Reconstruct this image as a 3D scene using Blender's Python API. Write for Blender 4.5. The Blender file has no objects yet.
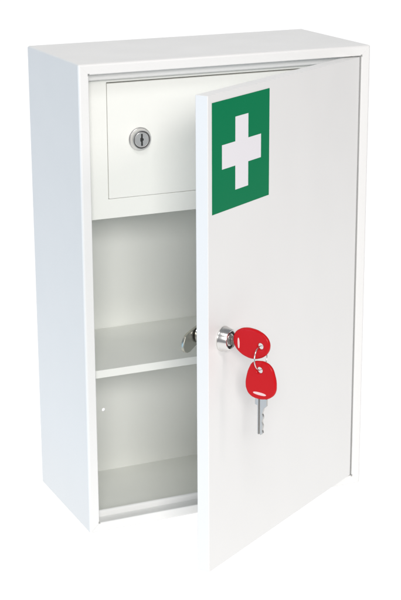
import bpy, bmesh, math
from mathutils import Vector, Matrix

S = bpy.context.scene
COL = S.collection
# ------------------------------------------------------------------ camera
cd = bpy.data.cameras.new("camera")
cam = bpy.data.objects.new("camera", cd)
COL.objects.link(cam)
cam.location = (-0.48342, -1.33061, 0.65354)
cam.rotation_euler = (1.28269, 0.0047, -0.42462)
cd.sensor_fit = 'VERTICAL'
cd.sensor_height = 24.0
cd.lens = 24.0 * 1605.54 / 600.0
cd.shift_x = 1.25 / 600
cd.shift_y = -1.60 / 600
cd.clip_start = 0.05
cd.clip_end = 50
S.camera = cam
S.render.resolution_x, S.render.resolution_y = 684, 1024

# ------------------------------------------------------------------ world, exposure, lamps
w = bpy.data.worlds.new("World")
S.world = w
w.use_nodes = True
bg = w.node_tree.nodes['Background']
bg.inputs['Color'].default_value = (0.90, 0.94, 1.0, 1)
bg.inputs['Strength'].default_value = 0.27
S.view_settings.view_transform = 'Standard'
S.view_settings.look = 'None'
S.view_settings.exposure = 0.0
S.view_settings.gamma = 1.0


def area(name, loc, target, size, power, col):
    l = bpy.data.lights.new(name, 'AREA')
    l.shape = 'RECTANGLE'
    l.size, l.size_y = size
    l.energy = power
    l.color = col
    o = bpy.data.objects.new(name, l)
    o.location = loc
    o.rotation_euler = (Vector(target) - Vector(loc)).to_track_quat('-Z', 'Y').to_euler()
    COL.objects.link(o)
    return o


area("key_softbox", (-0.66, -2.15, 1.07), (0.1, 0, 0.34), (0.85, 0.55), 33, (1.0, 0.975, 0.96))
area("fill_softbox", (0.62, -1.15, 1.10), (0.18, 0, 0.45), (0.25, 0.3), 3.0, (1.0, 0.89, 0.88))
area("added_top_fill", (-0.25, -1.2, 1.75), (0.1, 0, 0.2), (0.5, 0.4), 6.5, (1.0, 0.99, 0.97))  # added lamp, lightens the shelf tops
area("added_blue_fill", (-1.3, 0.0, 0.16), (0.0, 0.07, 0.08), (0.7, 0.6), 4.0, (0.36, 0.66, 1.0))  # added low lamp, tints the left side blue
area("added_edge_light", (-1.0, 0.5, 1.5), (0.0, 0.07, 0.44), (1.0, 0.15), 2.6, (1.0, 1.0, 1.0))  # added strip lamp, puts a highlight along the rounded edges

# ------------------------------------------------------------------ materials


def mat(name, base, rough=0.4, metal=0.0, bump=0.0, scale=900.0, coat=0.0, var=0.0, stretch=None, emit=None, spec=0.5, wave=0.0):
    m = bpy.data.materials.new(name)
    m.use_nodes = True
    nt = m.node_tree
    b = nt.nodes['Principled BSDF']
    b.inputs['Base Color'].default_value = (*base, 1)
    b.inputs['Roughness'].default_value = rough
    b.inputs['Metallic'].default_value = metal
    b.inputs['Coat Weight'].default_value = coat
    b.inputs['Specular IOR Level'].default_value = spec
    tc = nt.nodes.new('ShaderNodeTexCoord')
    src = tc.outputs['Object']
    if stretch:
        mp = nt.nodes.new('ShaderNodeMapping')
        mp.inputs['Scale'].default_value = stretch
        nt.links.new(src, mp.inputs['Vector'])
        src = mp.outputs['Vector']
    if bump:
        n = nt.nodes.new('ShaderNodeTexNoise')
        n.inputs['Scale'].default_value = scale
        n.inputs['Detail'].default_value = 3
        nt.links.new(src, n.inputs['Vector'])
        bp = nt.nodes.new('ShaderNodeBump')
        bp.inputs['Strength'].default_value = bump
        bp.inputs['Distance'].default_value = 0.0002
        nt.links.new(n.outputs['Fac'], bp.inputs['Height'])
        nt.links.new(bp.outputs['Normal'], b.inputs['Normal'])
        if wave:                                    # slight oil-canning of the thin sheet
            n3 = nt.nodes.new('ShaderNodeTexNoise')
            n3.inputs['Scale'].default_value = 14
            n3.inputs['Detail'].default_value = 1
            nt.links.new(src, n3.inputs['Vector'])
            b3 = nt.nodes.new('ShaderNodeBump')
            b3.inputs['Strength'].default_value = wave
            b3.inputs['Distance'].default_value = 0.004
            nt.links.new(n3.outputs['Fac'], b3.inputs['Height'])
            nt.links.new(b3.outputs['Normal'], bp.inputs['Normal'])
    if var:
        n2 = nt.nodes.new('ShaderNodeTexNoise')
        n2.inputs['Scale'].default_value = 28
        n2.inputs['Detail'].default_value = 5
        nt.links.new(src, n2.inputs['Vector'])
        mr = nt.nodes.new('ShaderNodeMapRange')
        mr.inputs['To Min'].default_value = rough - var
        mr.inputs['To Max'].default_value = rough + var
        nt.links.new(n2.outputs['Fac'], mr.inputs['Value'])
        nt.links.new(mr.outputs['Result'], b.inputs['Roughness'])
    if emit:
        b.inputs['Emission Color'].default_value = (1, 1, 1, 1)
        b.inputs['Emission Strength'].default_value = emit
    return m


PAINT = mat("white_powder_coat", (0.825, 0.825, 0.81), 0.36, bump=0.3, scale=650, var=0.07, wave=0.35)
INNER = mat("white_paint_inside", (0.86, 0.87, 0.825), 0.42, bump=0.25, scale=650, var=0.05, wave=0.3)
CHROME = mat("polished_chrome", (0.74, 0.73, 0.71), 0.22, 1.0, bump=0.05, scale=300, var=0.05)
NICKEL = mat("satin_nickel", (0.56, 0.55, 0.53), 0.3, 1.0, bump=0.2, scale=500, var=0.08)
CAMST = mat("zinc_plated_steel", (0.44, 0.43, 0.37), 0.38, 1.0, bump=0.3, scale=400, var=0.1)
DARK = mat("dark_keyway", (0.02, 0.02, 0.02), 0.6)
RED = mat("red_plastic", (0.56, 0.008, 0.012), 0.27, bump=0.08, scale=500, spec=0.16)
PINK = mat("pale_moulded_mark", (0.85, 0.6, 0.58), 0.3)
GREEN = mat("green_vinyl", (0.0, 0.195, 0.076), 0.42, bump=0.1, scale=500, var=0.05, spec=0.07)
WHITEV = mat("white_vinyl", (0.84, 0.82, 0.85), 0.42, bump=0.08, scale=500)
STEEL = mat("key_blade_steel", (0.54, 0.53, 0.51), 0.32, 1.0, bump=0.25, scale=350, var=0.08, stretch=(1, 1, .15))
PLUG = mat("satin_plug", (0.72, 0.71, 0.70), 0.36, 1.0, bump=0.2, scale=500, var=0.06)
SWEEP = mat("glowing_white_sweep", (0.12, 0.12, 0.12), 0.6, emit=1.0)  # glow added so the sweep stays white with no contact shadow
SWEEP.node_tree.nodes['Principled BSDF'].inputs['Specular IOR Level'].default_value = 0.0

# ------------------------------------------------------------------ helpers


def link(name, bm, mats, parent=None, smooth=False, bevel=0.0, seg=3, ang=35):
    bmesh.ops.recalc_face_normals(bm, faces=bm.faces)
    me = bpy.data.meshes.new(name)
    bm.to_mesh(me)
    bm.free()
    return link_mesh(name, me, mats, parent, smooth, bevel, seg, ang)


def link_mesh(name, me, mats, parent=None, smooth=False, bevel=0.0, seg=3, ang=35):
    if not isinstance(mats, (list, tuple)):
        mats = [mats]
    if len(me.materials):
        me.materials.clear()
    for m in mats:
        me.materials.append(m)
    o = bpy.data.objects.new(name, me)
    COL.objects.link(o)
    if parent:
        o.parent = parent
    if smooth or bevel:
        for p in me.polygons:
            p.use_smooth = True
        me.set_sharp_from_angle(angle=math.radians(ang))
    if bevel:
        b = o.modifiers.new("bevel", 'BEVEL')
        b.width = bevel
        b.segments = seg
        b.limit_method = 'ANGLE'
        b.angle_limit = math.radians(30)
        b.harden_normals = True
        for p in me.polygons:
            p.use_smooth = True
    return o


def box(bm, lo, hi, mi=0):
    r = bmesh.ops.create_cube(bm, size=1.0)
    for v in r['verts']:
        v.co = Vector([lo[i] + (v.co[i] + 0.5) * (hi[i] - lo[i]) for i in range(3)])
    for f in {f for v in r['verts'] for f in v.link_faces}:
        f.material_index = mi


def rings(bm, rs, cap0=True, cap1=True):
    """rs: list of loops (equal length) bridged one after another"""
    L = [[bm.verts.new(c) for c in r] for r in rs]
    n = len(L[0])
    for a, b in zip(L, L[1:]):
        for i in range(n):
            bm.faces.new((a[i], a[(i + 1) % n], b[(i + 1) % n], b[i]))
    if cap0:
        bm.faces.new(L[0])
    if cap1:
        bm.faces.new(L[-1][::-1])
    return L


def lathe(bm, prof, n=48, close=True):
    """prof (distance along +Y, radius); revolved about the local Y axis"""
    rs = [[(r * math.cos(2 * math.pi * i / n), y, r * math.sin(2 * math.pi * i / n)) for i in range(n)] for y, r in prof]
    rings(bm, rs)


def prism(bm, pts, y0, y1, mi=0):
    """closed outline in the XZ plane given thickness in Y"""
    a = [bm.verts.new((x, y0, z)) for x, z in pts]
    b = [bm.verts.new((x, y1, z)) for x, z in pts]
    n = len(pts)
    fs = [bm.faces.new(a), bm.faces.new(b[::-1])]
    for i in range(n):
        fs.append(bm.faces.new((a[i], b[i], b[(i + 1) % n], a[(i + 1) % n])))
    for f in fs:
        f.material_index = mi


def empty(name, loc, rz=0.0):
    o = bpy.data.objects.new(name, None)
    o.empty_display_size = 0.02
    o.location = loc
    o.rotation_euler = (0, 0, rz)
    COL.objects.link(o)
    return o


def spline_plate(name, pts, half, bev, mats, hole=None, parent=None):
    """smooth rounded plate from outline points (X,Z), with an optional round hole (x,z,r)"""
    c = bpy.data.curves.new(name, 'CURVE')
    c.dimensions = '2D'
    c.fill_mode = 'BOTH'
    c.resolution_u = 10
    sp = c.splines.new('BEZIER')
    sp.bezier_points.add(len(pts) - 1)
    for b, (x, z) in zip(sp.bezier_points, pts):
        b.co = (x, z, 0)
        b.handle_left_type = b.handle_right_type = 'AUTO'
    sp.use_cyclic_u = True
    if hole:
        hx, hz, r = hole
        sp = c.splines.new('BEZIER')
        sp.bezier_points.add(7)
        for k, b in enumerate(sp.bezier_points):
            t = -2 * math.pi * k / 8
            b.co = (hx + r * math.cos(t), hz + r * math.sin(t), 0)
            b.handle_left_type = b.handle_right_type = 'AUTO'
        sp.use_cyclic_u = True
    c.extrude = half - bev
    c.bevel_depth = bev
    c.bevel_resolution = 5
    c.offset = -bev
    tmp = bpy.data.objects.new("tmp", c)
    COL.objects.link(tmp)
    bpy.context.view_layer.update()
    dg = bpy.context.evaluated_depsgraph_get()
    me = bpy.data.meshes.new_from_object(tmp.evaluated_get(dg))
    bpy.data.objects.remove(tmp)
    for v in me.vertices:
        x, y, z = v.co
        v.co = (x, -z, y)
    bm = bmesh.new()
    bm.from_mesh(me)
    bmesh.ops.remove_doubles(bm, verts=bm.verts, dist=1e-6)
    o = link(name, bm, mats, parent, smooth=True, ang=50)
    wn = o.modifiers.new("weighted", 'WEIGHTED_NORMAL')
    wn.keep_sharp = True
    return o


# ------------------------------------------------------------------ added white sweep, glowing to keep the background white and shadowless
bm = bmesh.new()
prof = [(-0.6, -0.0015), (0.5, -0.0015)]
for k in range(1, 13):
    t = k / 12 * math.pi / 2
    prof.append((0.5 + 0.7 * math.sin(t), -0.0015 + 0.7 * (1 - math.cos(t))))
prof.append((1.2, 2.2))
vs = [[bm.verts.new((x, y, z)) for y, z in prof] for x in (-0.5, 1.8)]
for i in range(len(prof) - 1):
    bm.faces.new((vs[0][i], vs[1][i], vs[1][i + 1], vs[0][i + 1]))
sw = link("backdrop", bm, SWEEP, smooth=True, ang=60)
sw['kind'] = 'structure'

# ------------------------------------------------------------------ cabinet
W, D, H = 0.2964, 0.1405, 0.450
M = 0.0099
TH = 0.56655
T = 0.0015
cab = empty("medicine_cabinet", (0, 0, 0))
cab['label'] = "white steel first aid cabinet with its door ajar and a green cross sign"
cab['category'] = "cabinet"


def rect(l, r, t, b, y):
    return [(l, y, b), (W - r, y, b), (W - r, y, H - t), (l, y, H - t)]


FL = dict(l=M + 0.0052, r=M + 0.0060, t=M + 0.0077, b=M + 0.0062)
def lip(k, y):
    return rect(**{a: v - k for a, v in FL.items()}, y=y)


bm = bmesh.new()
prof_rings = [rect(0, 0, 0, 0, D), rect(0, 0, 0, 0, 0), rect(M, M, M, M, 0), rect(M, M, M, M, 0.0130)]
for k in range(0, 6):
    t = k / 5 * math.pi / 2
    prof_rings.append(lip(0.0022 * (1 - math.sin(t)), 0.0130 + 0.0022 * (1 - math.cos(t))))
prof_rings += [rect(T, T, T, T, 0.0154), rect(T, T, T, T, D - T)]
rings(bm, prof_rings)
for f in bm.faces:
    if all(v.co.y > 0.0153 for v in f.verts) and all(T - 1e-5 < v.co.x < W - T + 1e-5 and T - 1e-5 < v.co.z < H - T + 1e-5 for v in f.verts):
        f.material_index = 1
body = link("body", bm, [PAINT, INNER], cab, bevel=0.0022, seg=5)
bv = body.modifiers["bevel"]
bv.limit_method = 'WEIGHT'
bv.use_clamp_overlap = False
at_ = body.data.attributes.new("bevel_weight_edge", 'FLOAT', 'EDGE')
for e in body.data.edges:
    vv = [body.data.vertices[i].co for i in e.vertices]
    outer = all((abs(v.x) < 1e-6 or abs(v.x - W) < 1e-6) and (abs(v.z) < 1e-6 or abs(v.z - H) < 1e-6) for v in vv)
    rebate = all(abs(v.y) < 1e-6 and M - 1e-5 < v.x < W - M + 1e-5 and M - 1e-5 < v.z < H - M + 1e-5 for v in vv)
    at_.data[e.index].value = 1.0 if outer else (0.4 if rebate else 0.0)
# open mitres and little corner gaps of the folded frame
bm = bmesh.new()
for cx, sx in ((M, -1), (W - M, 1)):
    for cz, sz in ((M, -1), (H - M, 1)):
        box(bm, (cx - 0.0009, -0.004, cz - 0.0011), (cx + 0.0009, 0.0105, cz + 0.0011))
        # hair-fine mitre groove on the diagonal
        a = Vector((cx + sx * 0.0013, 0, cz + sz * 0.0013))
        b = Vector((cx + sx * (M - 0.0012), 0, cz + sz * (M - 0.0012)))
        d = (b - a).normalized()
        p = Vector((-d.z, 0, d.x)) * 0.00011
        q = [a - p, b - p, b + p, a + p]
        rings(bm, [[(v.x, -0.001, v.z) for v in q], [(v.x, 0.00018, v.z) for v in q]])
# mounting holes through the back panel
for hx_ in (0.0690, W - 0.0690):
    n_ = 24
    rings(bm, [[(hx_ + .0019 * math.cos(2 * math.pi * i / n_), y, 0.0691 + .0019 * math.sin(2 * math.pi * i / n_)) for i in range(n_)] for y in (D - .006, D + .006)])
cut = link("cutter", bm, DARK)
bo = body.modifiers.new("cut", 'BOOLEAN')
bo.object = cut
bo.operation = 'DIFFERENCE'
bo.solver = 'EXACT'
bpy.context.view_layer.update()
dg = bpy.context.evaluated_depsgraph_get()
# bevel first, then cut (cuts keep crisp edges)
me = bpy.data.meshes.new_from_object(body.evaluated_get(dg))
body.modifiers.clear()
body.data = me
bpy.data.objects.remove(cut)

# shelf with a folded front lip
bm = bmesh.new()
z1 = 0.1578
pr = [(0.0160, z1 - 0.0078), (0.0160, z1), (D - T - .0005, z1), (D - T - .0005, z1 - .0012), (0.0172, z1 - .0012), (0.0172, z1 - 0.0078)]
rings(bm, [[(T + .0004, y, z) for y, z in pr], [(W - T - .0004, y, z) for y, z in pr]])
link("shelf", bm, INNER, cab, bevel=0.0005, seg=3)

# inner lockable compartment: fascia, bottom tray, door with lock
x0, x1 = 0.0343, 0.2640
zb, zt = 0.3216, 0.4282
FY = 0.0200


def rr(l, r, b, t, y):
    return [(l, y, b), (r, y, b), (r, y, t), (l, y, t)]


bm = bmesh.new()
g = 0.00032
rings(bm, [rr(x0 - g, x1 + g, zb - g, zt + g * 3.0, FY + .012), rr(x0 - g, x1 + g, zb - g, zt + g * 3.0, FY),
           rr(T + .0006, W - T - .0006, 0.3030, H - T - .0006, FY), rr(T + .0006, W - T - .0006, 0.3030, H - T - .0006, FY + .0012),
           rr(x0 - g - .0012, x1 + g + .0012, zb - g - .0012, zt + g * 2 + .0012, FY + .0012),
           rr(x0 - g - .0012, x1 + g + .0012, zb - g - .0012, zt + g * 2 + .0012, FY + .012)], cap0=False, cap1=False)
link("compartment_front", bm, INNER, cab, bevel=0.0004, seg=2)
bm = bmesh.new()
box(bm, (T + .0006, FY + .0014, 0.3031), (W - T - .0006, D - T - .0006, 0.3043))
link("compartment_floor", bm, INNER, cab)
bm = bmesh.new()
box(bm, (x0, FY - .0006, zb), (x1, FY + .0100, zt))
cdoor = link("compartment_door", bm, INNER, cab, bevel=0.0005, seg=3)

# cam lock of the compartment: bezel, plug and keyway
LX, LZ = 0.0655, 0.3752
LR = 0.0105


def lock_face(name, parent, prof, plug_y, plug_r, M4, slot, well, mats):
    bm = bmesh.new()
    lathe(bm, prof)
    for f in bm.faces:
        f.material_index = 0
    n0 = len(bm.faces)
    lathe(bm, [(plug_y - .004, plug_r), (plug_y - .0005, plug_r), (plug_y, plug_r - .0006), (plug_y, 0.0002)], n=40)
    for f in list(bm.faces)[n0:]:
        f.material_index = 1
    # shadow gap round the plug: floor of the well
    n1 = len(bm.faces)
    lathe(bm, [(well[0] - .0004, well[1]), (well[0], well[1]), (well[0], .0002)], n=40)
    for f in list(bm.faces)[n1:]:
        f.material_index = 2
    # keyway: a dark double-bitted slot, plate a hair proud of the plug face
    sw_, sh = slot
    pts = [(-sw_ / 2, -sh), (sw_ / 2, -sh), (sw_ / 2, -sh * .35), (sw_ * .95, -sh * .2), (sw_ * .95, sh * .25), (sw_ / 2, sh * .4),
           (sw_ / 2, sh), (-sw_ / 2, sh), (-sw_ / 2, sh * .3), (-sw_ * 1.0, sh * .15), (-sw_ * 1.0, -sh * .1), (-sw_ / 2, -sh * .2)]
    prism(bm, pts, plug_y - .001, plug_y + .00012, 2)
    bmesh.ops.transform(bm, matrix=M4, verts=bm.verts)
    return link(name, bm, mats, parent, smooth=True, ang=30)


Mc = Matrix.Translation((LX, FY - .0006, LZ)) @ Matrix.Rotation(math.pi, 4, 'Z')
lock_face("lock", cdoor, [(-.001, .0108), (.0008, .0110), (.0014, .0106), (.0018, .0100), (.0052, .0092), (.0057, .0088), (.0057, .0082), (.0052, .0079), (.0042, .0078), (.0040, .0002)],
          .0054, .0072, Mc, (0.0017, 0.0056), (.0043, .0078), [PLUG, PLUG, DARK])

# ------------------------------------------------------------------ door (local x towards its free edge, local y out of its front)
HX = W - M - 0.00192
DW, DT = 0.26606, 0.01234
DB, DTOP = M + 0.001, H - M - 0.001
bm = bmesh.new()


def dr(i, y):
    return [(i, y, DB + i), (DW - i, y, DB + i), (DW - i, y, DTOP - i), (i, y, DTOP - i)]


# folded pan: the back is open inside a return flange
rings(bm, [dr(0.0, 0.0), dr(0.0, -DT), dr(0.016, -DT), dr(0.016, -DT + .0012), dr(.0012, -DT + .0012), dr(.0012, -.0012)])
door = link("door", bm, PAINT, cab, bevel=0.0008, seg=4)
door.location = (HX, 0, 0)
door.rotation_euler = (0, 0, math.pi + TH)

# hinge knuckles let into the gap
for zc in (0.06, 0.39):
    bm = bmesh.new()
    r = bmesh.ops.create_cone(bm, cap_ends=True, segments=20, radius1=.0016, radius2=.0016, depth=.030)
    for v in r['verts']:
        v.co += Vector((-0.0002, -DT + .001, zc))
    link("hinge", bm, NICKEL, door, smooth=True)

# safety sign: green square, white cross
sg = (0.1675, 0.2600, 0.3375, 0.4323)
bm = bmesh.new()
prism(bm, [(sg[0], sg[2]), (sg[1], sg[2]), (sg[1], sg[3]), (sg[0], sg[3])], 0.00005, 0.00022, 0)
cx, cz, a, b = 0.2132, 0.3842, 0.0104, 0.0315
pts = [(-a, b), (a, b), (a, a), (b, a), (b, -a), (a, -a), (a, -b), (-a, -b), (-a, -a), (-b, -a), (-b, a), (-a, a)]
prism(bm, [(cx + x, cz + z) for x, z in pts], 0.00010, 0.00034, 1)
link("safety_sign", bm, [GREEN, WHITEV], door)

# door lock: tapered chrome collar, plug, threaded body and cam behind
LU, LV = 0.24293, 0.22431
Md = Matrix.Translation((LU, 0, LV))
lock_face("lock", door, [(-.024, .0078), (-.0002, .0078), (-.0002, .0112), (.0010, .0113), (.0018, .0109), (.0080, .0093), (.0087, .0087), (.0088, .0080), (.0082, .0076), (.0062, .0074), (.0058, .0002)],
          .0080, .0056, Md, (0.0015, 0.0048), (.0064, .0075), [CHROME, NICKEL, DARK])
# cam: rounded tongue on the end of the lock body
bm = bmesh.new()
cpts = [(-8, -4), (-8.5, 0), (-6.5, 5.2), (-2, 7.5), (3.0, 6.8), (9, 5.6), (15, 4.3), (19.6, 2.2), (22.3, -1.7), (23.4, -6.2), (22.6, -9.4), (20.2, -11.8),
        (17.0, -13.2), (13, -13.2), (8, -11.5), (2, -9.5), (-4, -8)]
prism(bm, [(LU + x / 1000, LV + z / 1000) for x, z in cpts], -.0255, -.0285)
cm = link("cam", bm, CAMST, door, bevel=0.0009, seg=3)

# ------------------------------------------------------------------ keys
c_, s_ = math.cos(TH), math.sin(TH)
AX = Vector((HX - c_ * LU, -s_ * LU, LV))


def key_root(label):
    o = empty("key", AX, TH - math.pi / 2)          # local x = out of the door, local y = away from the viewer
    o['label'] = label
    o['category'] = "key"
    o['group'] = "red-headed cabinet keys"
    return o


def mm(p):
    return [(x / 1000, z / 1000) for x, z in p]


K1 = mm([(11.3, 1.0), (12.7, 7.6), (17.3, 11.9), (23.4, 14.0), (30.4, 14.2), (37.4, 12.7), (43.4, 9.4), (46.8, 4.8), (47.4, -0.3), (45.7, -5.1),
         (42.5, -8.7), (37.4, -11.5), (30.5, -12.9), (23.5, -11.8), (17.4, -8.9), (13.0, -4.4)])
k1 = key_root("red-headed key stuck horizontally in the cabinet door lock")
bow = spline_plate("bow", K1, .0019, .0015, RED, hole=(.0385, -.0002, .0028), parent=k1)


def dash(parent, a, b, r, y):
    a, b = Vector((a[0], 0, a[1])), Vector((b[0], 0, b[1]))
    d = (b - a).normalized()
    p = Vector((-d.z, 0, d.x))
    c, h = (a + b) / 2, (b - a).length / 2
    pts = [c + d * h * math.cos(2 * math.pi * k / 28) + p * r * abs(math.sin(2 * math.pi * k / 28)) ** 0.8 * (1 if k < 14 else -1) for k in range(28)]
    bm = bmesh.new()
    prism(bm, [(v.x, v.z) for v in pts], y - .0001, y + .0004)
    return link("moulded_mark", bm, PINK, parent, bevel=0.0001, seg=2)


dash(bow, (.0169, .0042), (.0174, -.0052), .0010, -.0020)
bm = bmesh.new()
box(bm, (.0050, -.0006, -.0042), (.0125, .0006, .0042))
box(bm, (.0050, -.00095, -.0010), (.0124, .00095, .0014))
link("blade", bm, STEEL, k1, bevel=0.0002, seg=2)

K2 = mm([(33.4, -14.0), (39.4, -12.2), (46.0, -12.3), (51.8, -15.8), (55.2, -23.2), (56.6, -31.4), (55.6, -38.4), (51.6, -43.2), (45.6, -45.8), (37.6, -46.4),
         (30.7, -44.2), (27.2, -39.6), (26.2, -33.8), (27.3, -26.6), (29.6, -19.6)])
k2 = key_root("red-headed key hanging straight down from the wire ring with its steel blade showing")
OFF = -0.0042                                            # hangs a little nearer the free edge
K2Y = OFF
bow2 = spline_plate("bow", K2, .0019, .0015, RED, hole=(.0404, -.0202, .0028), parent=k2)
bow2.location.y = K2Y
dash(bow2, (.0345, -.0408), (.0474, -.0414), .0013, -.0020)
bm = bmesh.new()
prism(bm, mm([(35.9, -45.4), (35.9, -51.7), (38.4, -52.4), (38.3, -78.2), (39.0, -78.9), (39.4, -79.1), (39.4, -45.4)]), -.0011, .0011)
prism(bm, mm([(39.35, -45.4), (39.35, -79.1), (40.4, -79.5), (41.1, -79.3), (41.1, -45.4)]), .0002, .0006)
prism(bm, mm([(41.0, -45.4), (41.0, -79.3), (43.0, -78.3), (44.0, -77.0), (43.2, -74.5), (43.9, -71.5), (43.9, -69.5), (43.0, -67.5), (43.1, -65.5), (44.2, -63.5), (44.2, -61.8), (43.2, -59.5), (44.7, -54.5), (47.6, -51.7), (47.6, -45.4)]), -.0011, .0011)
bl2 = link("blade", bm, STEEL, k2, bevel=0.00025, seg=2)
bl2.location.y = K2Y

# wire ring through both holes
bm = bmesh.new()
R_, r_ = .0104, .00055
N, n = 72, 12
rs = []
for i in range(N):
    t = 2 * math.pi * i / N
    rs.append([((R_ + r_ * math.cos(2 * math.pi * j / n)) * math.cos(t), (R_ + r_ * math.cos(2 * math.pi * j / n)) * math.sin(t),
                r_ * math.sin(2 * math.pi * j / n)) for j in range(n)])
L = rings(bm, rs, False, False)
for j in range(n):
    bm.faces.new((L[-1][j], L[-1][(j + 1) % n], L[0][(j + 1) % n], L[0][j]))
bmesh.ops.transform(bm, matrix=Matrix.Rotation(math.radians(90), 4, 'Y'), verts=bm.verts)   # plane YZ
bmesh.ops.transform(bm, matrix=Matrix.Rotation(math.radians(-8), 4, 'X') @ Matrix.Rotation(math.radians(-5), 4, 'Y'), verts=bm.verts)
ring = link("key_ring", bm, CHROME, smooth=True, ang=60)
ring.rotation_euler = (0, 0, TH - math.pi / 2)
ring.location = AX + Matrix.Rotation(TH - math.pi / 2, 3, 'Z') @ Vector((.0395, OFF / 2, -.0102))
ring['label'] = "thin steel wire ring linking the two red-headed keys"
ring['category'] = "key ring"
